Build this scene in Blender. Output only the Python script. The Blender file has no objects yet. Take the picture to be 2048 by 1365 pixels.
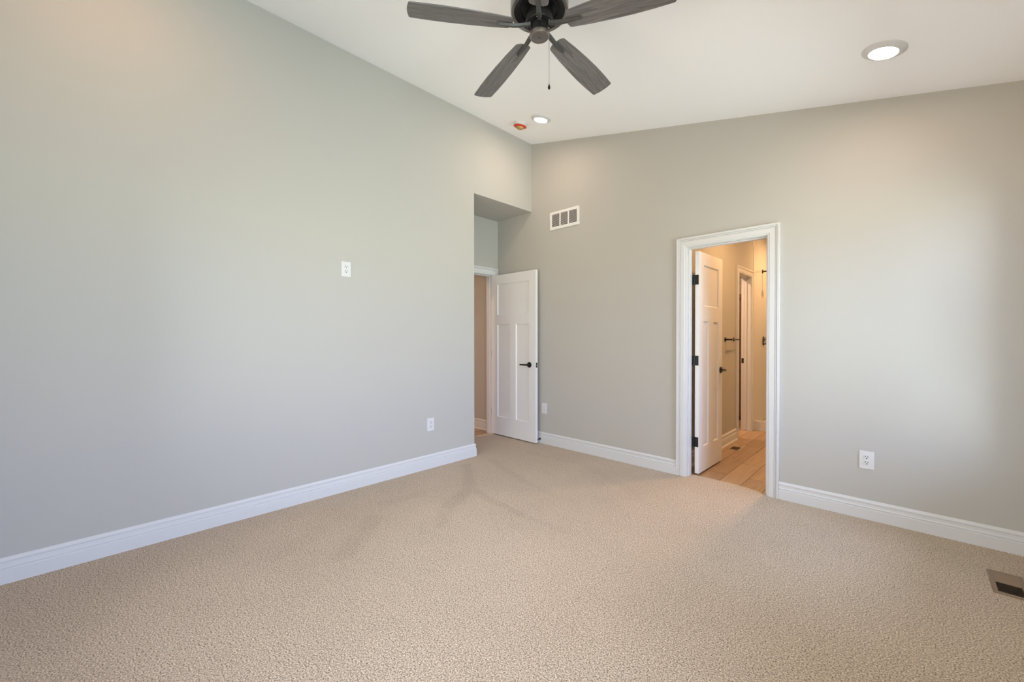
import bpy, bmesh, math, random
from mathutils import Vector, Matrix
random.seed(7)
PI = math.pi
scene = bpy.context.scene
COL = scene.collection

# ------------------------------------------------------------------ camera
W_PX, F_PX = 2048.0, 819.29
YAW, PITCH, ROLL = -0.774058, -0.008356, -0.000594
CAM = Vector((3.32854, -3.74782, 1.26016))
fw = Vector((math.sin(YAW) * math.cos(PITCH), math.cos(YAW) * math.cos(PITCH), math.sin(PITCH)))
r0 = Vector((math.cos(YAW), -math.sin(YAW), 0))
u0 = r0.cross(fw)
rt = r0 * math.cos(ROLL) + u0 * math.sin(ROLL)
up = -r0 * math.sin(ROLL) + u0 * math.cos(ROLL)
cam_data = bpy.data.cameras.new('camera')
cam_data.sensor_width = 36.0
cam_data.lens = F_PX / W_PX * 36.0
cam_data.clip_start = 0.02
cam = bpy.data.objects.new('camera', cam_data)
COL.objects.link(cam)
cam.matrix_world = Matrix(((rt.x, up.x, -fw.x, CAM.x), (rt.y, up.y, -fw.y, CAM.y), (rt.z, up.z, -fw.z, CAM.z), (0, 0, 0, 1)))
scene.camera = cam

# ------------------------------------------------------------------ world, exposure
vs = scene.view_settings
vs.view_transform = 'Standard'
vs.look = 'None'
vs.gamma = 1.0
vs.use_curve_mapping = False
vs.exposure = 0.05
scene.cycles.max_bounces = 14
scene.cycles.diffuse_bounces = 10
scene.cycles.use_denoising = True
SKY_STRENGTH = 12.0
world = bpy.data.worlds.new('daylight')
scene.world = world
world.use_nodes = True
wn, wl = world.node_tree.nodes, world.node_tree.links
bg = wn['Background']
# the sky to the right of the house is bright and blue, the yard behind it is duller
SKY_X, GROUND_X, SKY_Y, GROUND_Y = (0.57, 0.735, 1.09), (0.78, 0.95, 0.96), (0.44, 0.435, 0.42), (0.47, 0.405, 0.30)
tc = wn.new('ShaderNodeTexCoord')
sx = wn.new('ShaderNodeSeparateXYZ')
wl.new(tc.outputs['Generated'], sx.inputs[0])
def smooth(src, lo, hi):
    m_ = wn.new('ShaderNodeMapRange'); m_.interpolation_type = 'SMOOTHSTEP'
    m_.inputs['From Min'].default_value = lo; m_.inputs['From Max'].default_value = hi
    wl.new(src, m_.inputs['Value']); return m_.outputs[0]
sxy = wn.new('ShaderNodeMath'); sxy.operation = 'ADD'
wl.new(sx.outputs['X'], sxy.inputs[0]); wl.new(sx.outputs['Y'], sxy.inputs[1])
side, rise = smooth(sxy.outputs[0], -0.4, 0.4), smooth(sx.outputs['Z'], -0.02, 0.02)
def mixcol(f, a, b_):
    m_ = wn.new('ShaderNodeMix'); m_.data_type = 'RGBA'; wl.new(f, m_.inputs[0])
    for k, v in ((6, a), (7, b_)):
        if isinstance(v, tuple): m_.inputs[k].default_value = (*v, 1)
        else: wl.new(v, m_.inputs[k])
    return m_
w_sky, w_gnd = mixcol(side, SKY_Y, SKY_X), mixcol(side, GROUND_Y, GROUND_X)
w_all = mixcol(rise, w_gnd.outputs[2], w_sky.outputs[2])
wl.new(w_all.outputs[2], bg.inputs['Color'])
bg.inputs['Strength'].default_value = SKY_STRENGTH

# windows: openings in the shell (right wall, rear wall); each gets a sky portal
RX, RY = 3.90, -4.28            # right wall plane, rear wall plane
WIN_RIGHT = [(-1.25, -0.17, 0.50, 2.15), (-4.10, -2.50, 0.45, 2.15)]      # y0, y1, z0, z1; second one unseen, added to flatten the light
ADDED_WIN_REAR = (0.75, 3.65, 0.45, 2.12)         # x0, x1, z0, z1; unseen, added to even out the room light
def portal(loc, rot, w, h):
    d = bpy.data.lights.new('window_portal', 'AREA')
    d.shape, d.size, d.size_y = 'RECTANGLE', w, h
    d.cycles.is_portal = True
    o = bpy.data.objects.new('window_portal', d)
    o.location, o.rotation_euler = loc, rot
    COL.objects.link(o)
for q in WIN_RIGHT:
    portal((RX + 0.105, (q[0] + q[1]) / 2, (q[2] + q[3]) / 2), (0, PI / 2, 0), q[3] - q[2], q[1] - q[0])
portal(((ADDED_WIN_REAR[0] + ADDED_WIN_REAR[1]) / 2, RY - 0.105, (ADDED_WIN_REAR[2] + ADDED_WIN_REAR[3]) / 2), (PI / 2, 0, 0), ADDED_WIN_REAR[1] - ADDED_WIN_REAR[0], ADDED_WIN_REAR[3] - ADDED_WIN_REAR[2])

BEDROOM_LAMP, DIMMED_LAMP, BATH_LAMP, HALL_LAMP = 125.0, 95.0, 570.0, 900.0     # lens radiance of the disc lights

# ------------------------------------------------------------------ materials
def mat(name, rgb, rough=0.5, metal=0.0, spec=0.5, emit=None, strength=0.0):
    m = bpy.data.materials.new(name)
    m.use_nodes = True
    b = m.node_tree.nodes['Principled BSDF']
    b.inputs['Base Color'].default_value = (*rgb, 1)
    b.inputs['Roughness'].default_value = rough
    b.inputs['Metallic'].default_value = metal
    b.inputs['Specular IOR Level'].default_value = spec
    if emit:
        b.inputs['Emission Color'].default_value = (*emit, 1)
        b.inputs['Emission Strength'].default_value = strength
    return m
def nt(m):
    t = m.node_tree
    return t.nodes, t.links, t.nodes['Principled BSDF']
def N(nodes, kind, **kw):
    n = nodes.new(kind)
    for k, v in kw.items():
        if k.startswith('i_'):
            n.inputs[k[2:]].default_value = v
        else:
            setattr(n, k, v)
    return n
def add_bump(m, scale, strength, dist=0.002, detail=2.0):
    n, l, b = nt(m)
    c = N(n, 'ShaderNodeTexCoord')
    t = N(n, 'ShaderNodeTexNoise', i_Scale=scale, i_Detail=detail)
    bp = N(n, 'ShaderNodeBump', i_Strength=strength, i_Distance=dist)
    l.new(c.outputs['Object'], t.inputs['Vector'])
    l.new(t.outputs['Fac'], bp.inputs['Height'])
    l.new(bp.outputs[0], b.inputs['Normal'])
WALL = mat('greige_wall_paint', (0.475, 0.461, 0.426), 0.75, spec=0.3); add_bump(WALL, 220, 0.05)
CEIL = mat('white_ceiling_paint', (0.945, 0.95, 0.965), 0.85, spec=0.2); add_bump(CEIL, 180, 0.05)
TRIM = mat('white_trim_paint', (0.64, 0.645, 0.65), 0.38); add_bump(TRIM, 60, 0.02)
DOORP = mat('white_door_paint', (0.76, 0.76, 0.755), 0.42); add_bump(DOORP, 90, 0.02)
PLASTIC = mat('white_plastic', (0.66, 0.66, 0.655), 0.3); add_bump(PLASTIC, 400, 0.01)
SLOT = mat('dark_slot', (0.015, 0.015, 0.015), 0.7)
BLACK = mat('matte_black_metal', (0.012, 0.012, 0.013), 0.38, 0.3); add_bump(BLACK, 500, 0.02)
REGW = mat('white_register_metal', (0.80, 0.79, 0.77), 0.35); add_bump(REGW, 300, 0.01)
REGT = mat('tan_register_metal', (0.25, 0.175, 0.115), 0.4, 0.1); add_bump(REGT, 300, 0.02)
DUCT_SHADE = mat('duct_shade_dark', (0.02, 0.017, 0.015), 0.8)  # near-black colour painting the shade inside the registers
BRONZE = mat('graphite_fan_metal', (0.24, 0.23, 0.215), 0.30, 0.9); add_bump(BRONZE, 400, 0.01)
ARM = mat('dark_arm_metal', (0.085, 0.084, 0.082), 0.48, 0.5); add_bump(ARM, 400, 0.01)
FDARK = mat('dark_motor_metal', (0.014, 0.014, 0.015), 0.35, 0.5); add_bump(FDARK, 400, 0.01)
STEEL = mat('bright_screw_steel', (0.7, 0.7, 0.68), 0.25, 1.0)
ORANGE = mat('orange_red_plastic', (0.62, 0.045, 0.015), 0.4); add_bump(ORANGE, 300, 0.01)
AMBER = mat('amber_plastic', (0.42, 0.26, 0.09), 0.35); add_bump(AMBER, 300, 0.01)
SHOWER = mat('white_shower_acrylic', (0.60, 0.58, 0.54), 0.22); add_bump(SHOWER, 3, 0.02)
PORC = mat('white_porcelain', (0.82, 0.81, 0.79), 0.12); add_bump(PORC, 3, 0.01)
CAB = mat('brown_cabinet_wood', (0.13, 0.06, 0.03), 0.45)
GLASS = bpy.data.materials.new('window_glass'); GLASS.use_nodes = True
gn, gl = GLASS.node_tree.nodes, GLASS.node_tree.links
gt = N(gn, 'ShaderNodeBsdfTransparent'); gg = N(gn, 'ShaderNodeBsdfGlossy', i_Roughness=0.02); gm = N(gn, 'ShaderNodeMixShader'); gf = N(gn, 'ShaderNodeFresnel', i_IOR=1.35)
gl.new(gf.outputs[0], gm.inputs[0]); gl.new(gt.outputs[0], gm.inputs[1]); gl.new(gg.outputs[0], gm.inputs[2])
gl.new(gm.outputs[0], gn['Material Output'].inputs['Surface'])
WARM = (1.0, 0.765, 0.60)
LENS = mat('lit_lens', (0.9, 0.9, 0.9), 0.4, emit=WARM, strength=BEDROOM_LAMP)
LENSD = mat('lit_dimmed_lens', (0.9, 0.9, 0.9), 0.4, emit=(1.0, 0.50, 0.22), strength=DIMMED_LAMP)
LENSB = mat('lit_bath_lens', (0.9, 0.9, 0.9), 0.4, emit=(1.0, 0.58, 0.27), strength=BATH_LAMP)
LENSH = mat('lit_hall_lens', (0.9, 0.9, 0.9), 0.4, emit=(1.0, 0.62, 0.38), strength=HALL_LAMP)

def wood_grain(m, dark, light, scale=(2.0, 26.0, 26.0), ring=3.0):
    n, l, b = nt(m)
    c = N(n, 'ShaderNodeTexCoord'); mp = N(n, 'ShaderNodeMapping'); mp.inputs['Scale'].default_value = scale
    t = N(n, 'ShaderNodeTexNoise', i_Scale=ring, i_Detail=8.0, i_Roughness=0.65, i_Distortion=1.2)
    r = N(n, 'ShaderNodeValToRGB')
    r.color_ramp.elements[0].position, r.color_ramp.elements[0].color = 0.32, (*dark, 1)
    r.color_ramp.elements[1].position, r.color_ramp.elements[1].color = 0.72, (*light, 1)
    bp = N(n, 'ShaderNodeBump', i_Strength=0.25, i_Distance=0.001)
    l.new(c.outputs['Object'], mp.inputs[0]); l.new(mp.outputs[0], t.inputs['Vector'])
    l.new(t.outputs['Fac'], r.inputs[0]); l.new(r.outputs[0], b.inputs['Base Color'])
    l.new(t.outputs['Fac'], bp.inputs['Height']); l.new(bp.outputs[0], b.inputs['Normal'])
BLADE = mat('weathered_grey_wood', (0.1, 0.1, 0.1), 0.5); wood_grain(BLADE, (0.072, 0.069, 0.069), (0.20, 0.188, 0.185), (2.2, 30, 30), 2.2)
wood_grain(CAB, (0.09, 0.04, 0.02), (0.17, 0.08, 0.04), (20, 20, 2), 2.0)

PLANK = mat('honey_wood_planks', (0.4, 0.28, 0.18), 0.42)
n, l, b = nt(PLANK)
c = N(n, 'ShaderNodeTexCoord')
mp = N(n, 'ShaderNodeMapping'); mp.inputs['Rotation'].default_value = (0, 0, PI / 2); mp.inputs['Location'].default_value = (0.35, 2.09 - 0.175 * 20, 0)
bk = N(n, 'ShaderNodeTexBrick', offset=0.37, i_Scale=1.0)
bk.inputs['Brick Width'].default_value = 1.22; bk.inputs['Row Height'].default_value = 0.175
bk.inputs['Mortar Size'].default_value = 0.0028; bk.inputs['Mortar Smooth'].default_value = 0.1; bk.inputs['Bias'].default_value = 0.0
bk.inputs['Color1'].default_value = (0.34, 0.225, 0.14, 1); bk.inputs['Color2'].default_value = (0.46, 0.32, 0.205, 1); bk.inputs['Mortar'].default_value = (0.10, 0.05, 0.022, 1)
mg = N(n, 'ShaderNodeMapping'); mg.inputs['Scale'].default_value = (24, 1.6, 1)
tg = N(n, 'ShaderNodeTexNoise', i_Scale=1.6, i_Detail=7.0, i_Roughness=0.6, i_Distortion=0.8)
rg = N(n, 'ShaderNodeMapRange', i_Value=0.5); rg.inputs['From Min'].default_value = 0.25; rg.inputs['From Max'].default_value = 0.75; rg.inputs['To Min'].default_value = 0.78; rg.inputs['To Max'].default_value = 1.15
mx = N(n, 'ShaderNodeMix', data_type='RGBA', blend_type='MULTIPLY'); mx.inputs[0].default_value = 1.0
l.new(c.outputs['Object'], mp.inputs[0]); l.new(mp.outputs[0], bk.inputs['Vector'])
l.new(c.outputs['Object'], mg.inputs[0]); l.new(mg.outputs[0], tg.inputs['Vector'])
l.new(tg.outputs['Fac'], rg.inputs['Value']); l.new(bk.outputs['Color'], mx.inputs[6]); l.new(rg.outputs[0], mx.inputs[7])
l.new(mx.outputs[2], b.inputs['Base Color'])
bp = N(n, 'ShaderNodeBump', i_Strength=0.4, i_Distance=0.0015, invert=True); l.new(bk.outputs['Fac'], bp.inputs['Height']); l.new(bp.outputs[0], b.inputs['Normal'])

# carpet: twisted beige tufts with a few brushed pile marks
CARPET = mat('beige_carpet_pile', (0.45, 0.37, 0.3), 0.95, spec=0.1)
n, l, b = nt(CARPET)
c = N(n, 'ShaderNodeTexCoord')
dn = N(n, 'ShaderNodeTexNoise', i_Scale=55.0, i_Detail=3.0)
dm = N(n, 'ShaderNodeMix', data_type='VECTOR'); dm.inputs[0].default_value = 0.018
l.new(c.outputs['Object'], dn.inputs['Vector']); l.new(c.outputs['Object'], dm.inputs[4]); l.new(dn.outputs['Color'], dm.inputs[5])
vo = N(n, 'ShaderNodeTexVoronoi', i_Scale=160.0); l.new(dm.outputs[1], vo.inputs['Vector'])
n2 = N(n, 'ShaderNodeTexNoise', i_Scale=165.0, i_Detail=2.5, i_Roughness=0.75); l.new(c.outputs['Object'], n2.inputs['Vector'])
n3 = N(n, 'ShaderNodeTexNoise', i_Scale=1.3, i_Detail=4.0, i_Roughness=0.6); l.new(c.outputs['Object'], n3.inputs['Vector'])
cr = N(n, 'ShaderNodeValToRGB')
cr.color_ramp.elements[0].position, cr.color_ramp.elements[0].color = 0.34, (0.160, 0.116, 0.083, 1)
cr.color_ramp.elements[1].position, cr.color_ramp.elements[1].color = 0.63, (0.92, 0.778, 0.625, 1)
x = cr.color_ramp.elements.new(0.46); x.color = (0.545, 0.437, 0.325, 1)
l.new(n2.outputs['Fac'], cr.inputs[0])
def math_node(op, a, bb=None, clamp=False):
    m_ = N(n, 'ShaderNodeMath', operation=op, use_clamp=clamp)
    for i, v in enumerate((a, bb)):
        if v is None: continue
        if isinstance(v, (int, float)): m_.inputs[i].default_value = v
        else: l.new(v, m_.inputs[i])
    return m_.outputs[0]
# brushed pile marks (A, B, width, depth): vacuum and shoe tracks fanning out from the alcove
MARKS = [((0.19, -1.17), (0.70, -1.56), 0.07, 0.09),
         ((0.70, -1.56), (0.85, -1.90), 0.09, 0.09),
         ((0.85, -1.90), (1.06, -2.12), 0.08, 0.05),
         ((0.73, -1.56), (1.37, -1.63), 0.05, 0.08),
         ((1.37, -1.63), (1.73, -1.62), 0.05, 0.05),
         ((0.24, -0.88), (0.90, -1.12), 0.06, 0.08),
         ((0.90, -1.12), (1.23, -1.16), 0.05, 0.05),
         ((0.67, -2.40), (0.98, -2.74), 0.11, 0.07),
         ((0.50, -1.87), (0.47, -2.20), 0.08, 0.05),
         ((1.10, -0.39), (1.72, -0.68), 0.07, 0.04),
         ((0.34, -0.41), (0.90, -0.36), 0.07, 0.04),
         ((0.56, -2.72), (0.71, -3.00), 0.09, 0.04)]
total = None
sepd = N(n, 'ShaderNodeTexNoise', i_Scale=9.0, i_Detail=3.0); l.new(c.outputs['Object'], sepd.inputs['Vector'])
wo0 = N(n, 'ShaderNodeVectorMath', operation='SUBTRACT'); wo0.inputs[1].default_value = (0.5, 0.5, 0.5); l.new(sepd.outputs['Color'], wo0.inputs[0])
wo1 = N(n, 'ShaderNodeVectorMath', operation='MULTIPLY'); wo1.inputs[1].default_value = (0.10, 0.10, 0.0); l.new(wo0.outputs[0], wo1.inputs[0])
wob = N(n, 'ShaderNodeVectorMath', operation='ADD'); l.new(c.outputs['Object'], wob.inputs[0]); l.new(wo1.outputs[0], wob.inputs[1])
for A, B, w, d in MARKS:
    ba = Vector((B[0] - A[0], B[1] - A[1], 0))
    s1 = N(n, 'ShaderNodeVectorMath', operation='SUBTRACT'); s1.inputs[1].default_value = (A[0], A[1], 0); l.new(wob.outputs[0], s1.inputs[0])
    s2 = N(n, 'ShaderNodeVectorMath', operation='DOT_PRODUCT'); s2.inputs[1].default_value = ba / ba.length_squared; l.new(s1.outputs[0], s2.inputs[0])
    h = math_node('ADD', s2.outputs['Value'], 0.0, True)
    s3 = N(n, 'ShaderNodeVectorMath', operation='SCALE'); s3.inputs[0].default_value = ba; l.new(h, s3.inputs['Scale'])
    s4 = N(n, 'ShaderNodeVectorMath', operation='DISTANCE'); l.new(s1.outputs[0], s4.inputs[0]); l.new(s3.outputs[0], s4.inputs[1])
    q = N(n, 'ShaderNodeMapRange', interpolation_type='SMOOTHSTEP'); l.new(s4.outputs['Value'], q.inputs['Value'])
    q.inputs['From Min'].default_value = w; q.inputs['From Max'].default_value = w * 0.35; q.inputs['To Max'].default_value = d
    total = q.outputs[0] if total is None else math_node('MAXIMUM', total, q.outputs[0])
big = N(n, 'ShaderNodeMapRange'); big.inputs['From Min'].default_value = 0.3; big.inputs['From Max'].default_value = 0.7; big.inputs['To Min'].default_value = 0.95; big.inputs['To Max'].default_value = 1.05
l.new(n3.outputs['Fac'], big.inputs['Value'])
tuft = N(n, 'ShaderNodeMapRange'); tuft.inputs['From Min'].default_value = 0.0; tuft.inputs['From Max'].default_value = 0.8; tuft.inputs['To Min'].default_value = 1.08; tuft.inputs['To Max'].default_value = 0.72
l.new(vo.outputs['Distance'], tuft.inputs['Value'])
fac = math_node('MULTIPLY', math_node('MULTIPLY', tuft.outputs[0], big.outputs[0]), math_node('SUBTRACT', 1.0, total))
mc = N(n, 'ShaderNodeVectorMath', operation='SCALE'); l.new(cr.outputs[0], mc.inputs[0]); l.new(fac, mc.inputs['Scale'])
l.new(mc.outputs[0], b.inputs['Base Color'])
hh_ = math_node('ADD', math_node('MULTIPLY', vo.outputs['Distance'], -0.8), n2.outputs['Fac'])
bp = N(n, 'ShaderNodeBump', i_Strength=0.75, i_Distance=0.005); l.new(hh_, bp.inputs['Height']); l.new(bp.outputs[0], b.inputs['Normal'])

# ------------------------------------------------------------------ mesh helpers
class MB:
    def __init__(s): s.bm = bmesh.new()
    def face(s, pts):
        try: return s.bm.faces.new([s.bm.verts.new(p) for p in pts])
        except ValueError: return None
    def hexa(s, p):            # p: 8 points, bottom ring then top ring
        v = [s.bm.verts.new(q) for q in p]
        for f in ((3, 2, 1, 0), (4, 5, 6, 7), (0, 1, 5, 4), (1, 2, 6, 5), (2, 3, 7, 6), (3, 0, 4, 7)):
            s.bm.faces.new([v[i] for i in f])
        return s
    def box(s, x0, x1, y0, y1, z0, z1):
        return s.hexa([(x0, y0, z0), (x1, y0, z0), (x1, y1, z0), (x0, y1, z0), (x0, y0, z1), (x1, y0, z1), (x1, y1, z1), (x0, y1, z1)])
    def prism(s, pts, a, bvec):    # polygon pts (3D) extruded by vector bvec
        bvec = Vector(bvec)
        A = [s.bm.verts.new(q) for q in pts]; B = [s.bm.verts.new(Vector(q) + bvec) for q in pts]
        s.bm.faces.new(A[::-1]); s.bm.faces.new(B)
        k = len(pts)
        for i in range(k): s.bm.faces.new((A[i], A[(i + 1) % k], B[(i + 1) % k], B[i]))
        return s
    def lathe(s, prof, seg=32, M=None, cap=True):     # prof: (r, z)
        rings = []
        for r, z in prof:
            if r < 1e-6:
                p = Vector((0, 0, z)); rings.append([s.bm.verts.new(M @ p if M else p)])
            else:
                R = []
                for k in range(seg):
                    p = Vector((r * math.cos(2 * PI * k / seg), r * math.sin(2 * PI * k / seg), z))
                    R.append(s.bm.verts.new(M @ p if M else p))
                rings.append(R)
        for A, B in zip(rings, rings[1:]):
            for k in range(seg):
                q = [A[k % len(A)], A[(k + 1) % len(A)], B[(k + 1) % len(B)], B[k % len(B)]]
                u = []
                for v in q:
                    if v not in u: u.append(v)
                if len(u) > 2: s.bm.faces.new(u)
        if cap:
            for R in (rings[0], rings[-1]):
                if len(R) > 2: s.bm.faces.new(R)
        return s
    def cyl(s, p, q, r, r2=None, seg=20):
        p, q = Vector(p), Vector(q); d = q - p
        M = Matrix.Translation(p) @ d.to_track_quat('Z', 'Y').to_matrix().to_4x4()
        return s.lathe([(r, 0), (r2 if r2 is not None else r, d.length)], seg, M)
    def disc_lathe(s, p, axis, prof, seg=28):
        M = Matrix.Translation(Vector(p)) @ Vector(axis).to_track_quat('Z', 'Y').to_matrix().to_4x4()
        return s.lathe(prof, seg, M)
    def build(s, name, m, parent=None, smooth=False, bevel=0.0, seg=2, loc=None):
        bmesh.ops.remove_doubles(s.bm, verts=s.bm.verts, dist=1e-6)
        bmesh.ops.recalc_face_normals(s.bm, faces=s.bm.faces)
        me = bpy.data.meshes.new(name); s.bm.to_mesh(me); s.bm.free()
        o = bpy.data.objects.new(name, me); COL.objects.link(o)
        for mm in (m if isinstance(m, (list, tuple)) else [m]): me.materials.append(mm)
        if parent: o.parent = parent
        if loc: o.location = loc
        if bevel:
            bv = o.modifiers.new('edge', 'BEVEL'); bv.width = bevel; bv.segments = seg; bv.limit_method = 'ANGLE'; bv.angle_limit = math.radians(40)
        if smooth:
            for p_ in me.polygons: p_.use_smooth = True
            try:
                me.set_sharp_from_angle(angle=math.radians(35))
            except Exception: pass
        return o
def empty(name, loc, rot=(0, 0, 0)):
    o = bpy.data.objects.new(name, None); o.empty_display_size = 0.05
    COL.objects.link(o); o.location = loc; o.rotation_euler = rot
    return o
def tag(o, label, cat, group=None):
    o['label'] = label; o['category'] = cat
    if group: o['group'] = group
    return o
def struct(o, label, cat):
    o['kind'] = 'structure'; o['label'] = label; o['category'] = cat
    return o
def copy_tree(o, parent=None):
    c = o.copy(); COL.objects.link(c)
    if parent: c.parent = parent
    for ch in list(o.children): copy_tree(ch, c)
    return c

# ------------------------------------------------------------------ room shell
HC, SL = 3.6114, 0.23108
def ceil_z(x): return HC - SL * x
T = 0.15
YA, HH, AD = -0.9175, 2.791, -0.5974          # alcove edge, alcove height, alcove depth
B0, B1, BZ = 1.873, 2.499, 2.068              # bathroom doorway (jamb faces, head)
E0, E1, EZ = -0.868, -0.098, 2.072            # entry doorway along y
L0, L1, LZ = 1.915, 2.462, 2.070              # toilet room doorway along y
BX = 1.765                                    # bathroom left wall plane
BT = 0.115                                    # inner wall thickness
JT = 0.018

def wall(name, axis, a0, a1, u0_, u1_, z0, ztop, openings=(), m=WALL, extra_u=()):
    """axis 'x': slab between x=a0..a1 running along y; axis 'y': slab between y=a0..a1 running along x"""
    mb = MB()
    us = sorted({u0_, u1_, *extra_u, *[v for o in openings for v in o[:2]]})
    zt = ztop if callable(ztop) else (lambda u: ztop)
    for ua, ub in zip(us, us[1:]):
        cuts = sorted([(o[2], o[3]) for o in openings if o[0] < ub - 1e-6 and o[1] > ua + 1e-6])
        z = z0
        spans = []
        for c0, c1 in cuts:
            if c0 > z + 1e-6: spans.append((z, c0, False))
            z = c1
        spans.append((z, None, True))
        for za, zb, top in spans:
            ta, tb = (zt(ua), zt(ub)) if top else (zb, zb)
            if axis == 'y':
                mb.hexa([(ua, a0, za), (ub, a0, za), (ub, a1, za), (ua, a1, za), (ua, a0, ta), (ub, a0, tb), (ub, a1, tb), (ua, a1, ta)])
            else:
                mb.hexa([(a0, ua, za), (a1, ua, za), (a1, ub, za), (a0, ub, za), (a0, ua, ta), (a1, ua, ta), (a1, ub, tb), (a0, ub, tb)])
    return mb.build(name, m)
ZB = -0.02
struct(wall('wall_left', 'x', -0.14, 0.0, RY - T, 0.0, ZB, HC, [(YA, 0.0, ZB, HH)]), 'tall greige painted wall filling the left half of the room', 'wall')
struct(wall('wall_back', 'y', 0.0, BT, -2.4, RX + T, ZB, lambda u: ceil_z(max(u, 0.0)) + 0.001, [(B0 - JT, B1 + JT, ZB, BZ + JT)], extra_u=(0.0,)), 'greige wall with the bathroom doorway in it', 'wall')
struct(wall('wall_right', 'x', RX, RX + 0.10, RY - T, 0.0, ZB, ceil_z(RX), WIN_RIGHT), 'greige wall with a window and an added wide one', 'wall')
struct(wall('wall_rear', 'y', RY - 0.10, RY, 0.0, RX, ZB, ceil_z, [ADDED_WIN_REAR]), 'greige wall with an added window behind the room', 'wall')
struct(wall('wall_alcove', 'y', YA - BT, YA, AD - BT, -0.14, ZB, HH), 'side wall of the entry alcove', 'wall')
struct(wall('wall_entry', 'x', AD - BT, AD, YA, 0.0, ZB, HH, [(E0 - JT, E1 + JT, ZB, EZ + JT)]), 'wall at the end of the alcove with the entry doorway', 'wall')
mb = MB(); mb.box(AD - BT, -0.14, YA - BT, 0.0, HH, HH + 0.06); struct(mb.build('ceiling_alcove', CEIL), 'low flat ceiling of the entry alcove', 'ceiling')
COL.objects['ceiling_alcove'].data.materials[0] = WALL
x0, x1, y0, y1 = -0.14, RX + T, RY - T, BT
mb = MB(); mb.hexa([(x0, y0, ceil_z(x0)), (x1, y0, ceil_z(x1)), (x1, y1, ceil_z(x1)), (x0, y1, ceil_z(x0)), (x0, y0, ceil_z(x0) + .15), (x1, y0, ceil_z(x1) + .15), (x1, y1, ceil_z(x1) + .15), (x0, y1, ceil_z(x0) + .15)])
struct(mb.build('ceiling', CEIL), 'smooth white sloped ceiling rising towards the tall left wall', 'ceiling')

# carpet with its tongue into the bathroom doorway
mb = MB()
mb.box(0.0, RX, RY, 0.0, -0.02, 0.0)
mb.box(-0.14, 0.0, YA, 0.0, -0.02, 0.0)
mb.box(-0.665, -0.14, YA, 0.0, -0.02, 0.0)
edge = [(1.880, .085), (1.892, .095), (2.0, .100), (2.1, .098), (2.2, .096), (2.29, .090), (2.36, .078), (2.42, .058), (2.46, .036), (B1, .004)]
mb.prism([(1.873, 0, -0.02), (B1, 0, -0.02)] + [(x, y, -0.02) for x, y in edge[::-1]] + [(1.873, .06, -0.02)], None, (0, 0, 0.02))
struct(mb.build('floor', CARPET), 'beige speckled cut pile carpet', 'floor')
mb = MB(); mb.box(BX - 1.6, 3.7, 0.0, 4.2, -0.06, -0.006); struct(mb.build('floor_bathroom', PLANK), 'honey wood plank floor through the bathroom doorway', 'floor')
mb = MB(); mb.box(-2.4, -0.66, -3.0, 0.02, -0.06, -0.004); struct(mb.build('floor_hall', PLANK), 'wood plank floor of the hall outside the entry door', 'floor')

# hall beyond the entry door
struct(wall('wall_hall', 'x', -2.4, -2.3, -3.0, 0.0, ZB, 2.74), 'far wall of the hall', 'wall')
struct(wall('wall_hall_end', 'y', -3.1, -3.0, -2.4, AD - BT, ZB, 2.74), 'end wall of the hall', 'wall')
struct(wall('wall_hall_side', 'x', AD - BT, AD, -3.0, YA - BT, ZB, 2.74), 'near wall of the hall', 'wall')
mb = MB(); mb.box(-2.4, AD - BT, -3.1, 0.0, 2.74, 2.80); struct(mb.build('ceiling_hall', CEIL), 'flat white ceiling of the hall', 'ceiling')
# bathroom and toilet room
struct(wall('wall_bathroom_left', 'x', BX - BT, BX, BT, 3.55, ZB, 2.74, [(L0 - JT, L1 + JT, ZB, LZ + JT)]), 'bathroom wall with the narrow toilet room doorway', 'wall')
struct(wall('wall_bathroom_right', 'x', 3.5, 3.6, BT, 3.55, ZB, 2.74), 'right wall of the bathroom', 'wall')
struct(wall('wall_bathroom_end', 'y', 3.55, 3.65, BX - 1.6, 3.6, ZB, 2.74), 'end wall behind the shower', 'wall')
struct(wall('wall_toilet_side', 'y', 0.95, 1.05, BX - 1.6, BX - BT, ZB, 2.74), 'side wall of the toilet room', 'wall')
struct(wall('wall_toilet_end', 'x', BX - 1.7, BX - 1.6, 0.95, 3.65, ZB, 2.74), 'end wall of the toilet room', 'wall')
mb = MB(); mb.box(BX - 1.7, 3.6, BT, 3.65, 2.74, 2.80); struct(mb.build('ceiling_bathroom', CEIL), 'flat white ceiling of the bathroom', 'ceiling')

# ------------------------------------------------------------------ trim sweeps
def sweep(name, path, prof, side, m, label, cat, closed_ends=True):
    """horizontal sweep: path 2D points, prof (t, z) offset t to the given side (+1 left of direction, -1 right)"""
    P = [Vector((q[0], q[1])) for q in path]
    nrm = []
    for i in range(len(P) - 1):
        d = (P[i + 1] - P[i]).normalized(); nrm.append(Vector((-d.y, d.x)) * side)
    mb = MB(); rings = []
    for i, q in enumerate(P):
        if i == 0: mv = nrm[0]
        elif i == len(P) - 1: mv = nrm[-1]
        else:
            s_ = nrm[i - 1] + nrm[i]; mv = s_ / s_.dot(nrm[i])
        rings.append([mb.bm.verts.new((q.x + mv.x * t, q.y + mv.y * t, z)) for t, z in prof])
    k = len(prof)
    for A, B in zip(rings, rings[1:]):
        for j in range(k):
            mb.bm.faces.new((A[j], A[(j + 1) % k], B[(j + 1) % k], B[j]))
    mb.bm.faces.new(rings[0]); mb.bm.faces.new(rings[-1][::-1])
    return struct(mb.build(name, m), label, cat)
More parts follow.
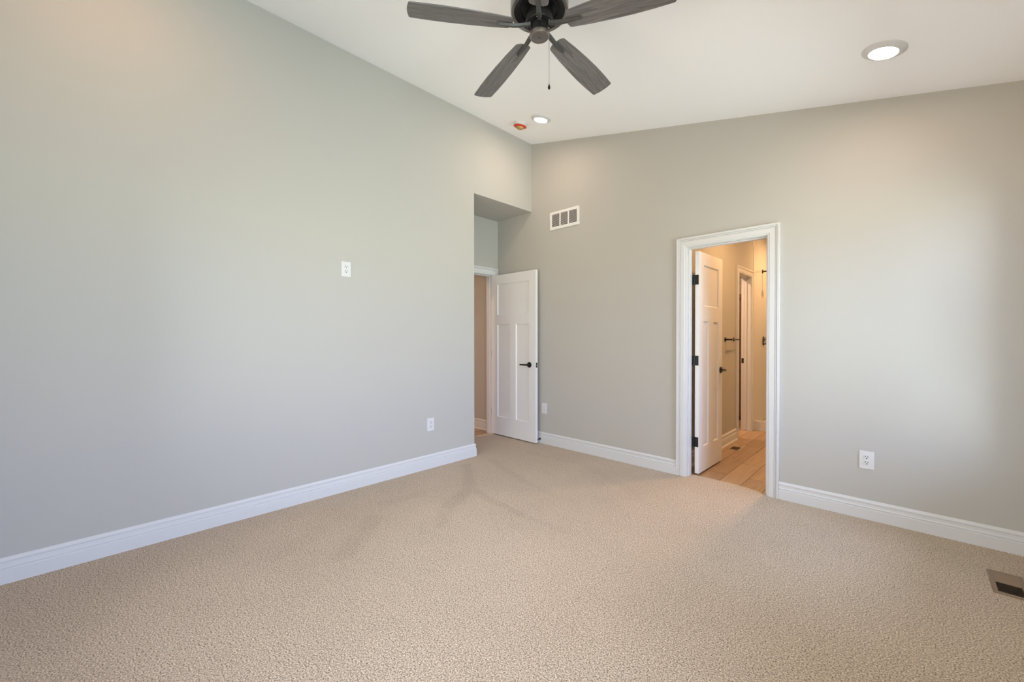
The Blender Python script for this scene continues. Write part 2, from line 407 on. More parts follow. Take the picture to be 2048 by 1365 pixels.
BASE = [(0, -.008), (.0185, -.008), (.0185, .071), (.0160, .0755), (.0125, .0765), (.0125, .0795), (.0165, .0805), (.0165, .0850), (.0115, .0895), (.0100, .109), (.0140, .1125), (.0140, .1185), (.0065, .1305), (.005, .133), (0, .133)]
QUARTER = BASE[:1] + [(.030, -.008), (.0295, .000), (.027, .007), (.023, .0115), (.0185, .0125)] + BASE[2:]
sweep('baseboard_left', [(0, RY), (0, YA), (AD, YA)], BASE, -1, TRIM, 'white stepped baseboard along the tall left wall', 'baseboard')
sweep('baseboard_back', [(AD + .02, 0), (1.788, 0)], BASE, -1, TRIM, 'white stepped baseboard between the entry door and the bathroom doorway', 'baseboard')
sweep('baseboard_back_right', [(2.588, 0), (RX, 0)], BASE, -1, TRIM, 'white stepped baseboard right of the bathroom doorway', 'baseboard')
sweep('baseboard_right', [(RX, -.017), (RX, RY)], BASE, -1, TRIM, 'white baseboard under the added wide window', 'baseboard')
sweep('baseboard_rear', [(RX - .017, RY), (.017, RY)], BASE, -1, TRIM, 'white baseboard along the rear wall', 'baseboard')
sweep('baseboard_hall', [(-2.3, 0), (AD - BT - .02, 0)], QUARTER, -1, TRIM, 'white baseboard with shoe moulding in the hall', 'baseboard')
sweep('baseboard_bathroom', [(BX, BT + .03), (BX, L0 - .095)], QUARTER, -1, TRIM, 'white baseboard with shoe moulding on the bathroom wall', 'baseboard')

CASE = [(0, 0), (0, .009), (.003, .0115), (.011, .0115), (.015, .0150), (.048, .0165), (.051, .0105), (.055, .0105), (.058, .0170), (.063, .0175), (.0655, .0130), (.0685, .0200), (.083, .0205), (.083, 0)]   # u outward, t thickness
def door_frame(name, axis, wall0, wall1, c0, c1, zt, faces, label, stop, scale=1.0, case=True, m=TRIM):
    """jamb lining, stop and casings of a doorway in a wall slab wall0..wall1; c0..c1 clear opening; faces: list of (plane, outward sign)"""
    def P(u, v, z): return (u, v, z) if axis == 'y' else (v, u, z)
    root = empty(name, P((c0 + c1) / 2, (wall0 + wall1) / 2, 0))
    off = Vector(root.location)
    def bx(mb, u0_, u1_, v0, v1, z0, z1):
        a, b_ = Vector(P(u0_, v0, z0)) - off, Vector(P(u1_, v1, z1)) - off
        mb.box(min(a.x, b_.x), max(a.x, b_.x), min(a.y, b_.y), max(a.y, b_.y), min(a.z, b_.z), max(a.z, b_.z))
    mb = MB(); zb = -.012
    bx(mb, c0 - JT, c0, wall0, wall1, zb, zt + JT); bx(mb, c1, c1 + JT, wall0, wall1, zb, zt + JT); bx(mb, c0, c1, wall0, wall1, zt, zt + JT)
    mb.build('jamb', m, root)
    s0, s1 = stop
    mb = MB(); bx(mb, c0, c0 + .010, s0, s1, .0, zt); bx(mb, c1 - .010, c1, s0, s1, .0, zt); bx(mb, c0 + .010, c1 - .010, s0, s1, zt - .010, zt)
    mb.build('door_stop', m, root, bevel=.002)
    for plane, sg in faces:
        mb = MB(); a0, a1, zz = c0 - .005, c1 + .005, zt + .005
        rings = []
        for q in range(4):
            R = []
            for u, t in CASE:
                u *= scale
                pu, pz = [(a0 - u, zb), (a0 - u, zz + u), (a1 + u, zz + u), (a1 + u, zb)][q]
                R.append(mb.bm.verts.new(Vector(P(pu, plane + sg * t, pz)) - off))
            rings.append(R)
        k = len(CASE)
        for A, B in zip(rings, rings[1:]):
            for j in range(k): mb.bm.faces.new((A[j], A[(j + 1) % k], B[(j + 1) % k], B[j]))
        mb.bm.faces.new(rings[0]); mb.bm.faces.new(rings[-1][::-1])
        mb.build('casing', m, root)
    return struct(root, label, 'door frame')
door_frame('trim_1', 'y', 0.0, BT, B0, B1, BZ, [(0.0, -1), (BT, 1)], 'white moulded casing around the bathroom doorway', (.030, .072))
fr2 = door_frame('trim_2', 'x', AD - BT, AD, E0, E1, EZ, [(AD, 1), (AD - BT, -1)], 'white moulded casing around the entry doorway in the alcove', (AD - BT + .02, AD - .042))
fr3 = door_frame('trim_3', 'x', BX - BT, BX, L0, L1, LZ, [(BX, 1)], 'white casing around the narrow toilet room doorway', (BX - BT + .035, BX - .045))
# the strike plate on the toilet room jamb
mb = MB(); mb.box(BX - BT + .006 - fr3.location.x, BX - BT + .036 - fr3.location.x, L1 - .0025 - fr3.location.y, L1 + .001 - fr3.location.y, .91, .975); mb.build('strike_plate', BLACK, fr3, bevel=.001)

# ------------------------------------------------------------------ doors
def door_leaf(mb, w, z0, z1, t, stile, rails, mull, top_panel):
    """leaf in local x 0..w, y 0..t ; recessed three panel layout on both faces"""
    zt0, zt1 = top_panel; zb0, zb1 = rails
    pw = (w - 2 * stile - mull) / 2
    holes = [(stile, w - stile, zt0, zt1), (stile, stile + pw, zb0, zb1), (w - stile - pw, w - stile, zb0, zb1)]
    xs = sorted({0, w, stile, w - stile, stile + pw, w - stile - pw}); zs = sorted({z0, z1, zt0, zt1, zb0, zb1})
    for y, sg in ((0, 1), (t, -1)):
        for xa, xb in zip(xs, xs[1:]):
            for za, zb in zip(zs, zs[1:]):
                cx, cz = (xa + xb) / 2, (za + zb) / 2
                if any(h[0] < cx < h[1] and h[2] < cz < h[3] for h in holes): continue
                mb.face([(xa, y, za), (xb, y, za), (xb, y, zb), (xa, y, zb)])
        for xa, xb, za, zb in holes:
            i, dp = .009, .010 * sg
            o_ = [(xa, y, za), (xb, y, za), (xb, y, zb), (xa, y, zb)]
            i_ = [(xa + i, y + dp, za + i), (xb - i, y + dp, za + i), (xb - i, y + dp, zb - i), (xa + i, y + dp, zb - i)]
            xm = [v for v in xs if xa < v < xb]
            for k in range(4):
                if k in (0, 2) and xm:       # top panel spans the mullion columns: split its long edges so the mesh stays closed
                    pts = [o_[k]] + [(v, y, o_[k][2]) for v in (xm if k == 0 else xm[::-1])] + [o_[(k + 1) % 4]]
                    mb.face(pts + [i_[(k + 1) % 4], i_[k]])
                else:
                    mb.face([o_[k], o_[(k + 1) % 4], i_[(k + 1) % 4], i_[k]])
            mb.face(i_)
    for xa, xb in zip(xs, xs[1:]):
        for z in (z0, z1): mb.face([(xa, 0, z), (xb, 0, z), (xb, t, z), (xa, t, z)])
    for za, zb in zip(zs, zs[1:]):
        for x in (0, w): mb.face([(x, 0, za), (x, t, za), (x, t, zb), (x, 0, zb)])

def lever_handle(parent, x, z, y, sg, direction):
    """round rose on the face at local y, lever pointing along local x*direction; sg = outward sign in y"""
    mb = MB()
    mb.disc_lathe((x, y, z), (0, sg, 0), [(.033, 0), (.033, .005), (.031, .009), (.024, .011), (.013, .012), (.012, .045), (.0125, .048), (.0, .049)])
    h = mb.build('door_handle', BLACK, parent, smooth=True)
    mb = MB()
    pts = [(x - direction * .012, .047), (x + direction * .02, .048), (x + direction * .06, .050), (x + direction * .112, .049), (x + direction * .118, .046)]
    rad = [.0085, .0090, .0078, .0070, .004]
    rings = []
    for (px, py), r in zip(pts, rad):
        rings.append([mb.bm.verts.new((px, y + sg * py + r * .75 * math.cos(2 * PI * k / 12), z + r * math.sin(2 * PI * k / 12))) for k in range(12)])
    for A, B in zip(rings, rings[1:]):
        for k in range(12): mb.bm.faces.new((A[k], A[(k + 1) % 12], B[(k + 1) % 12], B[k]))
    mb.bm.faces.new(rings[0]); mb.bm.faces.new(rings[-1])
    mb.build('lever', BLACK, h, smooth=True)
    return h

# entry door, opened back against the alcove wall
d1 = empty('door_1', (-0.606, -0.104, 0))
mb = MB(); door_leaf(mb, .762, .013, 2.062, .035, .110, (.242, 1.428), .112, (1.552, 1.945)); mb.build('door_leaf', DOORP, d1)
lever_handle(d1, .664, .934, 0, -1, -1); lever_handle(d1, .664, .934, .035, 1, -1)
mb = MB(); mb.box(.7605, .7640, .005, .030, .905, .963); lp = mb.build('latch_plate', BLACK, d1, bevel=.001)
mb = MB(); mb.box(.7640, .7720, .011, .024, .928, .940); mb.build('latch_bolt', STEEL, lp, bevel=.002)
for z in (.30, 1.05, 1.79):
    mb = MB(); mb.cyl((.003, .0395, z - .046), (.003, .0395, z + .046), .0055); mb.box(-.003, -.001, 0, .032, z - .045, z + .045); mb.build('hinge', BLACK, d1, smooth=True)
struct(d1, 'white three panel door with black lever, opened against the alcove wall', 'door')

# bathroom door, swung into the bathroom: local x runs along world +y
d2 = empty('door_2', (1.9345, .1225, 0), (0, 0, math.radians(89.3)))
mb = MB(); door_leaf(mb, .612, .010, 2.050, .035, .110, (.242, 1.412), .130, (1.552, 1.935)); mb.build('door_leaf', DOORP, d2)
lever_handle(d2, .566, .932, 0, -1, -1); lever_handle(d2, .566, .932, .035, 1, -1)
for z in (.298, 1.048, 1.790):
    mb = MB()
    mb.box(-.0025, .0, .004, .040, z - .045, z + .045)      # leaf plate on the door edge
    mb.cyl((-.004, .043, z - .047), (-.004, .043, z + .047), .007)
    mb.box(-.008, -.005, .040, .0605, z - .045, z + .045)
    hg = mb.build('hinge', BLACK, d2, bevel=.0006)
    mb = MB()
    for dz in (-.027, .001, .029): mb.disc_lathe((-.0025, .016 if dz else .026, z + dz), (-1, 0, 0), [(.004, 0), (.003, .001), (0, .0012)], 10)
    mb.build('hinge_screw', BLACK, hg)
struct(d2, 'white three panel door with black hinges, swung into the bathroom', 'door')

# small black doorstop on the baseboard behind the entry door
ds = empty('door_stopper', (.150, -.0165, .050))
mb = MB(); mb.disc_lathe((0, 0, 0), (0, -1, 0), [(.014, 0), (.014, .003), (.007, .006), (.0055, .010), (.0055, .044)]); mb.build('stem', BLACK, ds, smooth=True)
mb = MB(); mb.disc_lathe((0, -.043, 0), (0, -1, 0), [(.009, 0), (.0105, .003), (.0105, .008), (.008, .0105), (0, .011)]); mb.build('rubber_tip', BLACK, ds, smooth=True)
tag(ds, 'small black doorstop on the baseboard behind the open entry door', 'doorstop')

# ------------------------------------------------------------------ windows
def window(name, axis, plane, a0, a1, z0, z1, label):
    sgn = 1 if axis == 'x' else -1
    def P(u, v, z): return (plane + sgn * v, u, z) if axis == 'x' else (u, plane + sgn * v, z)   # v: depth outward
    root = empty(name, P((a0 + a1) / 2, 0, z0)); off = Vector(root.location)
    def bx(mb, u0_, u1_, v0, v1, za, zb):
        A, B = Vector(P(u0_, v0, za)) - off, Vector(P(u1_, v1, zb)) - off
        mb.box(*[f(A[i], B[i]) for i in range(3) for f in (min, max)])
    mb = MB(); f = .04
    for u in (a0, (a0 + a1) / 2 - f / 2, a1 - f): bx(mb, u, u + f, .05, .095, z0 + f, z1 - f)
    bx(mb, a0, a1, .05, .095, z0, z0 + f); bx(mb, a0, a1, .05, .095, z1 - f, z1)
    for ua, ub in ((a0 + f, (a0 + a1) / 2 - f / 2), ((a0 + a1) / 2 + f / 2, a1 - f)): bx(mb, ua, ub, .055, .090, (z0 + z1) / 2 - .02, (z0 + z1) / 2 + .02)
    mb.build('window_frame', TRIM, root)
    mb = MB(); bx(mb, a0 + .03, a1 - .03, .072, .075, z0 + .03, z1 - .03); mb.build('window_pane', GLASS, root)
    mb = MB(); bx(mb, a0 - .09, a1 + .09, -.03, .0, z0 - .025, z0); bx(mb, a0, a1, 0, .05, z0, z0 + .004); mb.build('window_sill', TRIM, root)
    mb = MB()
    bx(mb, a0 - .085, a0, -.018, 0, z0, z1 + .085); bx(mb, a1, a1 + .085, -.018, 0, z0, z1 + .085); bx(mb, a0, a1, -.018, 0, z1, z1 + .085); bx(mb, a0 - .085, a1 + .085, -.018, 0, z0 - .11, z0 - .025)
    mb.build('window_casing', TRIM, root)
    struct(root, label, 'window')
window('window_1', 'x', RX, *WIN_RIGHT[0], 'white framed window in the right wall by the floor register')
window('added_window_2', 'x', RX, *WIN_RIGHT[1], 'unseen wide white framed window added further along the right wall for daylight')  # out of view, added so daylight fills the left wall
window('added_window_3', 'y', RY, *ADDED_WIN_REAR, 'unseen wide white framed window added in the rear wall for daylight')  # out of view, added for flatter light from behind

# ------------------------------------------------------------------ disc lights
def disc_light(loc, tilt, lens, label, group, cat='ceiling light'):
    root = empty('recessed_light', loc, (0, tilt, 0))       # local -z points into the room
    mb = MB(); mb.lathe([(.100, .001), (.100, -.004), (.096, -.007), (.074, -.0165), (.066, -.018), (.0645, -.014), (.0645, .001)], 48, cap=False); mb.build('light_trim', TRIM, root, smooth=True)
    mb = MB(); mb.lathe([(.0645, -.0150), (.050, -.0165), (.025, -.0175), (0, -.0178)], 40, cap=False); mb.build('lens', lens, root, smooth=True)
    return tag(root, label, cat, group)
TILT = math.atan(SL)
for (x, y, lb) in ((3.207, -.640, 'white disc ceiling light above the right half of the back wall'), (0.650, -.590, 'white disc ceiling light beside the red rimmed detector'),
                   (3.207, -3.66, 'white disc ceiling light near the window corner'), (0.650, -3.70, 'white disc ceiling light above the near end of the left wall')):
    disc_light((x, y, ceil_z(x) - .0005), TILT, LENS if y > -2 else LENSD, lb, 'disc ceiling lights')
disc_light((2.55, 1.10, 2.7395), 0, LENSB, 'warm disc light in the middle of the bathroom ceiling', 'bathroom disc lights')
disc_light((2.45, 3.02, 2.7395), 0, LENSB, 'warm disc light over the shower', 'bathroom disc lights')
disc_light((0.95, 1.75, 2.7395), 0, LENSH, 'unseen warm disc light added to brighten the toilet room', 'added toilet room lights')  # unseen lamp added to lift the dark doorway slit
disc_light((-1.05, -2.35, 2.7395), 0, LENSH, 'warm disc light in the hall ceiling', 'hall disc lights')

# ------------------------------------------------------------------ detector with dust cap
det = empty('smoke_detector', (.352, -.572, ceil_z(.352)), (0, TILT, 0))
mb = MB(); mb.lathe([(.070, .001), (.070, -.012), (.066, -.026), (.060, -.030), (0, -.030)], 40, cap=False); mb.build('base', PLASTIC, det, smooth=True)
mb = MB(); mb.lathe([(.062, -.0295), (.068, -.031), (.069, -.036), (.064, -.039), (.050, -.040), (.042, -.042), (.040, -.040), (.040, -.0295)], 40, cap=False); mb.build('rim', ORANGE, det, smooth=True)['label'] = 'orange red rim'
mb = MB(); mb.lathe([(.040, -.040), (.038, -.052), (.031, -.059), (.018, -.062), (0, -.063)], 32, cap=False); mb.build('cap', AMBER, det, smooth=True)['label'] = 'amber cap'
tag(det, 'round white ceiling detector with a red rim and amber cap', 'smoke detector')

# ------------------------------------------------------------------ ceiling fan
FX, FY = 1.9475, -2.132
fan = empty('ceiling_fan', (FX, FY, ceil_z(FX)))
Z0 = ceil_z(FX)
def rz(prof): return [(r, z - Z0) for r, z in prof]
mb = MB()
mb.lathe(rz([(.132, 2.934), (.140, 2.927), (.146, 2.930), (.148, 2.940), (.148, 3.050), (.144, 3.068), (.120, 3.085), (.085, 3.092)]), 64, cap=False)
mb.build('motor_housing', BRONZE, fan, smooth=True)
mb = MB(); mb.lathe(rz([(.134, 2.936), (.130, 2.9385), (.100, 2.944), (.098, 2.939), (.0935, 2.939), (.092, 2.946), (.070, 2.950), (.0, 2.950)]), 64, cap=False); mb.build('motor_plate', FDARK, fan, smooth=True)
mb = MB(); mb.lathe(rz([(.130, 2.9375), (.1318, 2.9335), (.1336, 2.9335), (.1345, 2.9375)]), 64, cap=False); mb.build('trim_ring', STEEL, fan, smooth=True)
mb = MB(); mb.lathe(rz([(.085, 3.085), (.078, 3.10), (.078, 3.135), (.078, 3.20)]), 48, cap=False)
for v in mb.bm.verts:
    if v.co.z > 3.19 - Z0: v.co.z = ceil_z(FX + v.co.x) - Z0 + .001
mb.build('canopy', BRONZE, fan, smooth=True)
mb = MB(); mb.lathe(rz([(.066, 2.949), (.066, 2.930), (.072, 2.924), (.072, 2.882), (.066, 2.872), (.050, 2.868), (0, 2.868)]), 48, cap=False); mb.build('flywheel', FDARK, fan, smooth=True)
mb = MB(); mb.lathe(rz([(.0455, 2.875), (.0455, 2.826), (.0, 2.826)]), 40, cap=False); mb.build('switch_housing', FDARK, fan, smooth=True)
mb = MB(); mb.lathe(rz([(.045, 2.828), (.0495, 2.826), (.0510, 2.821), (.0505, 2.811), (.048, 2.806), (.043, 2.8035), (.037, 2.8050), (.033, 2.8038), (0, 2.8035)]), 48, cap=False)
ecap = mb.build('end_cap', BRONZE, fan, smooth=True)
mb = MB(); mb.lathe(rz([(.0035, 2.8038), (.003, 2.8015), (0, 2.801)]), 12, cap=False); mb.build('cap_screw', SLOT, ecap)
BZF = 2.8607
TH0, PITCH_B, DROOP = 237.0, math.radians(-10.9), 0.038
def blade_mesh():
    mb = MB()
    sec = [(.152, .0440), (.162, .0480), (.25, .0570), (.36, .0640), (.46, .0675), (.55, .0672), (.63, .0640), (.648, .0628)]
    top = [(r, h) for r, h in sec] + [(.6535, .0600), (.660, .030), (.662, 0)]
    pts = top + [(r, -h) for r, h in top[::-1][1:]]
    pts += [(.142, -.022), (.142, .022)]
    th = .0055
    mb.prism([(x, y, -th / 2) for x, y in pts], None, (0, 0, th))
    return mb
def iron_mesh():
    mb = MB()
    # arched flat bar from flywheel to the blade underside, then a tongue below the blade
    ctr = [(.048, .004), (.070, .001), (.095, -.005), (.120, -.0095), (.140, -.0115), (.165, -.0120), (.218, -.0115)]
    wid = [.011, .0125, .0130, .0125, .0115, .0100, .0060]
    rings = []
    for (x, z), w in zip(ctr, wid):
        rings.append([mb.bm.verts.new(q) for q in ((x, -w * .7, z - .006), (x, w * .7, z - .006), (x, w, z + .006), (x, -w, z + .006))])
    for A, B in zip(rings, rings[1:]):
        for k in range(4): mb.bm.faces.new((A[k], A[(k + 1) % 4], B[(k + 1) % 4], B[k]))
    mb.bm.faces.new(rings[0]); mb.bm.faces.new(rings[-1])
    return mb
blade0 = iron0 = None
for k in range(5):
    a = math.radians(TH0 - 72 * k)
    R = Matrix.Rotation(a, 4, 'Z')
    if k == 0:
        blade0 = blade_mesh().build('blade', BLADE, fan, bevel=.0015)
        iron0 = iron_mesh().build('blade_arm', ARM, fan, bevel=.0015)
        bl, ir = blade0, iron0
    else:
        bl, ir = blade0.copy(), iron0.copy(); COL.objects.link(bl); COL.objects.link(ir)
    M = Matrix.Translation((0, 0, BZF - Z0)) @ R @ Matrix.Rotation(DROOP, 4, 'Y') @ Matrix.Rotation(PITCH_B, 4, 'X')
    bl.matrix_local = M
    ir.matrix_local = Matrix.Translation((0, 0, BZF - Z0)) @ R @ Matrix.Rotation(DROOP, 4, 'Y') @ Matrix.Rotation(PITCH_B * .9, 4, 'X')
for k in range(10):
    a = math.radians(TH0 - 72 * (k // 2) + (11 if k % 2 else -11))
    mb = MB(); mb.disc_lathe((.057 * math.cos(a), .057 * math.sin(a), 2.8695 - Z0), (0, 0, -1), [(.0036, 0), (.003, .002), (0, .003)], 10)
    mb.build('screw', STEEL, fan, smooth=True)
cx_, cy_ = .0355, .0350
mb = MB(); mb.cyl((cx_ * .8, cy_ * .8, 2.856 - Z0), (cx_, cy_, 2.852 - Z0), .004, seg=10); mb.cyl((cx_, cy_, 2.854 - Z0), (cx_, cy_, 2.565 - Z0), .0011, seg=8)
for k in range(68): mb.disc_lathe((cx_, cy_, 2.852 - k * .0042 - Z0), (0, 0, -1), [(0, 0), (.0016, .0008), (.0016, .0020), (0, .0028)], 6)
pc = mb.build('pull_chain', STEEL, fan)
mb = MB(); mb.lathe([(0, .0), (.002, -.001), (.003, -.006), (.0062, -.015), (.0066, -.021), (.0045, -.027), (0, -.029)], 16, Matrix.Translation((cx_, cy_, 2.568 - Z0)), cap=False); mb.build('chain_fob', FDARK, pc, smooth=True)
tag(fan, 'dark grey five blade ceiling fan hanging from the sloped ceiling', 'ceiling fan')

# ------------------------------------------------------------------ outlets
def rounded(mb, w, h, r, y0, y1, cz=0, seg=6):
    pts = []
    for cx, cz_, a0 in ((w / 2 - r, h / 2 - r, 0), (-w / 2 + r, h / 2 - r, 90), (-w / 2 + r, -h / 2 + r, 180), (w / 2 - r, -h / 2 + r, 270)):
        for k in range(seg + 1):
            a = math.radians(a0 + 90 * k / seg); pts.append((cx + r * math.cos(a), y0, cz + cz_ + r * math.sin(a)))
    mb.prism(pts, None, (0, y1 - y0, 0))
def outlet(loc, rotz, label):
    root = empty('wall_outlet', loc, (0, 0, rotz))
    mb = MB(); rounded(mb, .079, .124, .004, 0.001, -.0055); mb.build('plate', PLASTIC, root, bevel=.0022)
    for cz in (.0195, -.0195):
        mb = MB()
        pts = [(.0172 * math.cos(t), -.005, cz + max(-.0138, min(.0138, .0172 * math.sin(t)))) for t in [2 * PI * k / 32 for k in range(32)]]
        mb.prism(pts, None, (0, -.0030, 0)); rc = mb.build('receptacle', PLASTIC, root, bevel=.0007)
        mb = MB(); mb.box(-.0086, -.0052, -.0084, -.0070, cz + .000, cz + .0105); mb.build('slot', SLOT, rc)
        mb = MB(); mb.box(.0052, .0082, -.0084, -.0070, cz + .0005, cz + .0098); mb.build('slot', SLOT, rc)
        mb = MB(); mb.disc_lathe((0, -.0070, cz - .0065), (0, -1, 0), [(.0036, 0), (.0036, .0014)], 14); mb.build('ground_hole', SLOT, rc)
    mb = MB(); mb.disc_lathe((0, -.005, 0), (0, -1, 0), [(.0035, 0), (.003, .0012), (0, .0014)], 14); mb.build('screw', PLASTIC, root, smooth=True)
    return tag(root, label, 'outlet', 'white wall outlets')
outlet((0, -2.292, 1.822), PI / 2, 'white duplex outlet mounted high on the left wall')
outlet((0, -1.471, .421), PI / 2, 'white duplex outlet low on the left wall near the alcove corner')
outlet((3.106, 0, .409), 0, 'white duplex outlet low on the wall right of the bathroom doorway')
wp = empty('wall_outlet', (.203, 0, .418))
mb = MB(); rounded(mb, .079, .124, .004, .001, -.0055); mb.build('plate', PLASTIC, wp, bevel=.0022)
mb = MB(); rounded(mb, .034, .068, .002, -.005, -.0075); ins = mb.build('insert', PLASTIC, wp, bevel=.0007)
for cz in (.017, -.017):
    mb = MB(); mb.box(-.0078, -.0056, -.0082, -.0070, cz, cz + .008); mb.build('slot', SLOT, ins)
    mb = MB(); mb.box(.0054, .0074, -.0082, -.0070, cz, cz + .0075); mb.build('slot', SLOT, ins)
tag(wp, 'white rectangular outlet plate low beside the open entry door', 'outlet')

# ------------------------------------------------------------------ air registers
reg = empty('return_air_grille', (.4975, 0, 2.612))
w_, h_ = .412, .206
mb = MB()
def frame_prism(mb, x0, x1, z0, z1, b0, d):
    mb.box(x0, x1, -d, 0.001, z1 - b0, z1); mb.box(x0, x1, -d, 0.001, z0, z0 + b0); mb.box(x0, x0 + b0, -d, 0.001, z0 + b0, z1 - b0); mb.box(x1 - b0, x1, -d, 0.001, z0 + b0, z1 - b0)
frame_prism(mb, -w_ / 2, w_ / 2, -h_ / 2, h_ / 2, .030, .009)
iw = w_ - .060; col = iw / 3
for k in (1, 2): mb.box(-iw / 2 + k * col - .008, -iw / 2 + k * col + .008, -.009, .001, -h_ / 2 + .03, h_ / 2 - .03)
mb.build('frame', REGW, reg, bevel=.002)
mb = MB(); mb.box(-iw / 2, iw / 2, -.0025, -.0005, -h_ / 2 + .03, h_ / 2 - .03); mb.build('duct_shade_plate', DUCT_SHADE, reg)  # flat dark plate as painted shade behind the louvers
nl = 12
for k in range(3):
    xa, xb = -iw / 2 + k * col + (.008 if k else 0), -iw / 2 + (k + 1) * col - (.008 if k < 2 else 0)
    for j in range(nl):
        z = -h_ / 2 + .03 + (j + .5) * (h_ - .06) / nl
        mb = MB(); mb.hexa([(xa, -.0085, z - .0050), (xb, -.0085, z - .0050), (xb, -.0025, z + .0005), (xa, -.0025, z + .0005), (xa, -.0085, z - .0038), (xb, -.0085, z - .0038), (xb, -.0025, z + .0017), (xa, -.0025, z + .0017)])
        mb.build('louver', REGW, reg)
for s in (-1, 1):
    mb = MB(); mb.disc_lathe((s * (w_ / 2 - .014), -.009, 0), (0, -1, 0), [(.004, 0), (.003, .0014), (0, .0018)], 12); mb.build('screw', STEEL, reg)
tag(reg, 'white three section air grille high on the back wall beside the corner', 'air grille')

fr = empty('floor_register', (3.6835, -.5045, 0))
mb = MB(); X0, X1, Y0, Y1 = -.0615, .0615, -.140, .140
bw, bh = .018, .006
def fl_frame(mb, x0, x1, y0, y1, b0, z):
    for (a, b_, c_, d_) in ((x0, x1, y1 - b0, y1), (x0, x1, y0, y0 + b0), (x0, x0 + b0, y0 + b0, y1 - b0), (x1 - b0, x1, y0 + b0, y1 - b0)): mb.box(a, b_, c_, d_, -.001, z)
fl_frame(mb, X0, X1, Y0, Y1, bw, bh); mb.box(X0 + bw, X1 - bw, -.003, .003, 0, bh); mb.build('frame', REGT, fr, bevel=.002)
mb = MB(); mb.box(X0 + bw, X1 - bw, Y0 + bw, Y1 - bw, .0003, .0010); mb.build('duct_shade_plate', DUCT_SHADE, fr)  # dark backing plate paints the shade under the slats
for half, sg in ((0, -1), (1, 1)):
    ya, yb = (Y0 + bw, -.003) if half == 0 else (.003, Y1 - bw)
    for k in range(11):
        y = ya + (k + .5) * (yb - ya) / 11
        mb = MB(); dy = .0040 * sg
        mb.hexa([(X0 + bw, y - dy - .0006, .0010), (X1 - bw, y - dy - .0006, .0010), (X1 - bw, y - dy + .0006, .0010), (X0 + bw, y - dy + .0006, .0010),
                 (X0 + bw, y + dy - .0006, .0056), (X1 - bw, y + dy - .0006, .0056), (X1 - bw, y + dy + .0006, .0056), (X0 + bw, y + dy + .0006, .0056)])
        mb.build('louver', REGT, fr)
tag(fr, 'tan metal floor register set in the carpet by the right wall', 'floor register')

br = empty('floor_register', (1.892, 1.42, -.006))
mb = MB(); X0, X1, Y0, Y1 = -.064, .064, -.150, .150
fl_frame(mb, X0, X1, Y0, Y1, .022, .004); mb.box(X0 + .022, X1 - .022, .02, Y1 - .022, -.001, .0035); mb.build('frame', PLANK, br, bevel=.001)
mb = MB(); mb.box(X0 + .022, X1 - .022, Y0 + .022, .02, .0003, .0010); mb.build('duct_shade_plate', DUCT_SHADE, br)  # dark sheet for the shade inside, no real hole
for k in range(4):
    x = X0 + .022 + (k + 1) * .0168
    mb = MB(); mb.box(x - .0015, x + .0015, Y0 + .022, .02, .0005, .0025); mb.build('louver', CAB, br)
tag(br, 'wood floor register on the bathroom plank floor beside the baseboard', 'floor register')

# ------------------------------------------------------------------ bathroom fittings
tb_ = empty('towel_bar', (BX, 1.565, 1.236))
for s in (-1, 1):
    mb = MB(); mb.disc_lathe((0, s * .158, 0), (1, 0, 0), [(.026, -.001), (.026, .005), (.022, .009), (.010, .011), (.0085, .060), (.011, .064), (.011, .076), (0, .078)]); mb.build('post', BLACK, tb_, smooth=True)
mb = MB(); mb.cyl((.068, -.158, 0), (.068, .158, 0), .008); mb.build('bar', BLACK, tb_, smooth=True)
tag(tb_, 'black towel bar on the bathroom wall behind the open door', 'towel bar')

SY = 2.575
mb = MB(); mb.box(BX + .001, 3.499, 3.50, 3.549, .05, 2.739); struct(mb.build('wall_shower_back', SHOWER), 'back panel of the shower', 'wall')
mb = MB(); mb.box(BX - .001, 1.770, SY + .001, 3.499, .05, 2.739); struct(mb.build('wall_shower_left', SHOWER, bevel=.006), 'smooth side panel of the shower carrying the black valve', 'wall')
mb = MB(); mb.box(3.46, 3.499, SY + .001, 3.499, .05, 2.739); struct(mb.build('wall_shower_right', SHOWER, bevel=.006), 'far side panel of the shower', 'wall')
sh = empty('shower', (2.63, 3.04, -.006)); ox, oy = 2.63, 3.04
mb = MB(); mb.box(1.772 - ox, 3.458 - ox, SY + .09 - oy, 3.498 - oy, 0, .055); mb.build('pan', SHOWER, sh, bevel=.004)
mb = MB(); mb.box(BX + .002 - ox, 3.498 - ox, SY - .03 - oy, SY + .0 - oy, 0, .125); mb.box(1.772 - ox, 3.458 - ox, SY - oy, SY + .089 - oy, 0, .125); mb.build('curb', SHOWER, sh)
tag(sh, 'low white shower base with a curb on the bathroom plank floor', 'shower base')
sa = empty('shower_sprayer', (1.770, 3.035, 2.214))
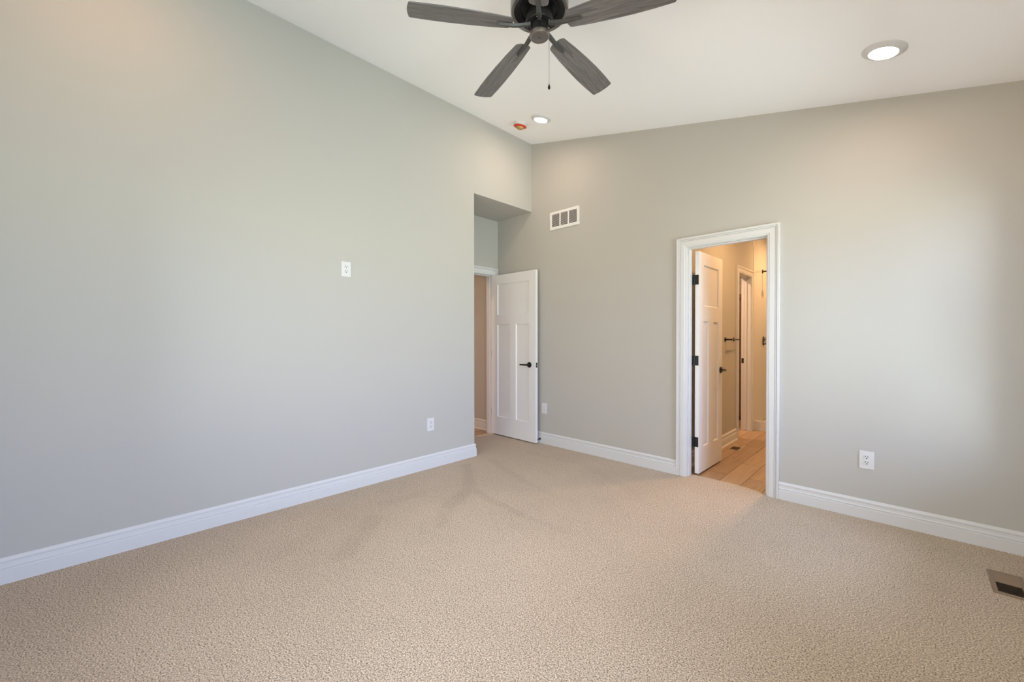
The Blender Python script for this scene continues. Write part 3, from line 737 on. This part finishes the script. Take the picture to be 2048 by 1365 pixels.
mb = MB(); mb.disc_lathe((0, 0, 0), (1, 0, 0), [(.030, -.001), (.030, .004), (.020, .010), (.011, .013), (.0105, .090)]); mb.cyl((.088, 0, .001), (.190, 0, -.050), .0105); mb.build('arm', BLACK, sa, smooth=True)
mb = MB(); mb.disc_lathe((.185, 0, -.045), (.6, 0, -1), [(.012, 0), (.016, .02), (.045, .030), (.050, .040), (.046, .044), (0, .048)]); mb.build('spray_head', BLACK, sa, smooth=True)
tag(sa, 'black shower head arm on the shower side wall above the valve', 'shower head')
sv = empty('shower_valve', (1.770, 3.10, 1.209))
mb = MB()
pts = []
for k in range(32):
    t = 2 * PI * k / 32; pts.append((-.001, .044 * math.cos(t), .024 * (1 if math.sin(t) > 0 else -1) + .044 * math.sin(t)))
mb.prism(pts, None, (.010, 0, 0)); mb.build('plate', BLACK, sv, bevel=.003, smooth=True)
for z, q in ((.030, .020), (-.030, .026)):
    mb = MB(); mb.disc_lathe((.008, 0, z), (1, 0, 0), [(q, 0), (q, .020), (q * .85, .026), (0, .027)]); mb.build('knob', BRONZE, sv, smooth=True)
tag(sv, 'black oval shower valve plate on the shower side wall', 'shower valve')

# brown cabinet seen through the toilet room slit
cb = empty('storage_cabinet', (1.40, 3.33, -.006))
mb = MB(); mb.box(-.30, .24, -.20, .219, .06, 1.90); mb.box(-.28, .22, -.17, .219, 0, .06); mb.build('body', CAB, cb, bevel=.003)
for z0, z1 in ((.075, .735), (.755, 1.80)):
    for xa, xb in ((-.295, -.033), (-.027, .235)):
        mb = MB(); mb.box(xa, xb, -.220, -.201, z0, z1); dd = mb.build('door', CAB, cb, bevel=.003)
        kx = xb - .03 if xa < -.1 else xa + .03
        mb = MB(); mb.disc_lathe((kx, -.219, z1 - .10 if z0 < .5 else z0 + .10), (0, -1, 0), [(.005, 0), (.005, .012), (.012, .018), (.010, .024), (0, .025)], 16); mb.build('knob', BLACK, dd, smooth=True)
mb = MB(); mb.box(-.315, .245, -.24, .219, 1.86, 1.925); mb.build('cornice', CAB, cb, bevel=.006)
tag(cb, 'tall brown wooden cabinet inside the toilet room, seen through its narrow doorway', 'cabinet')
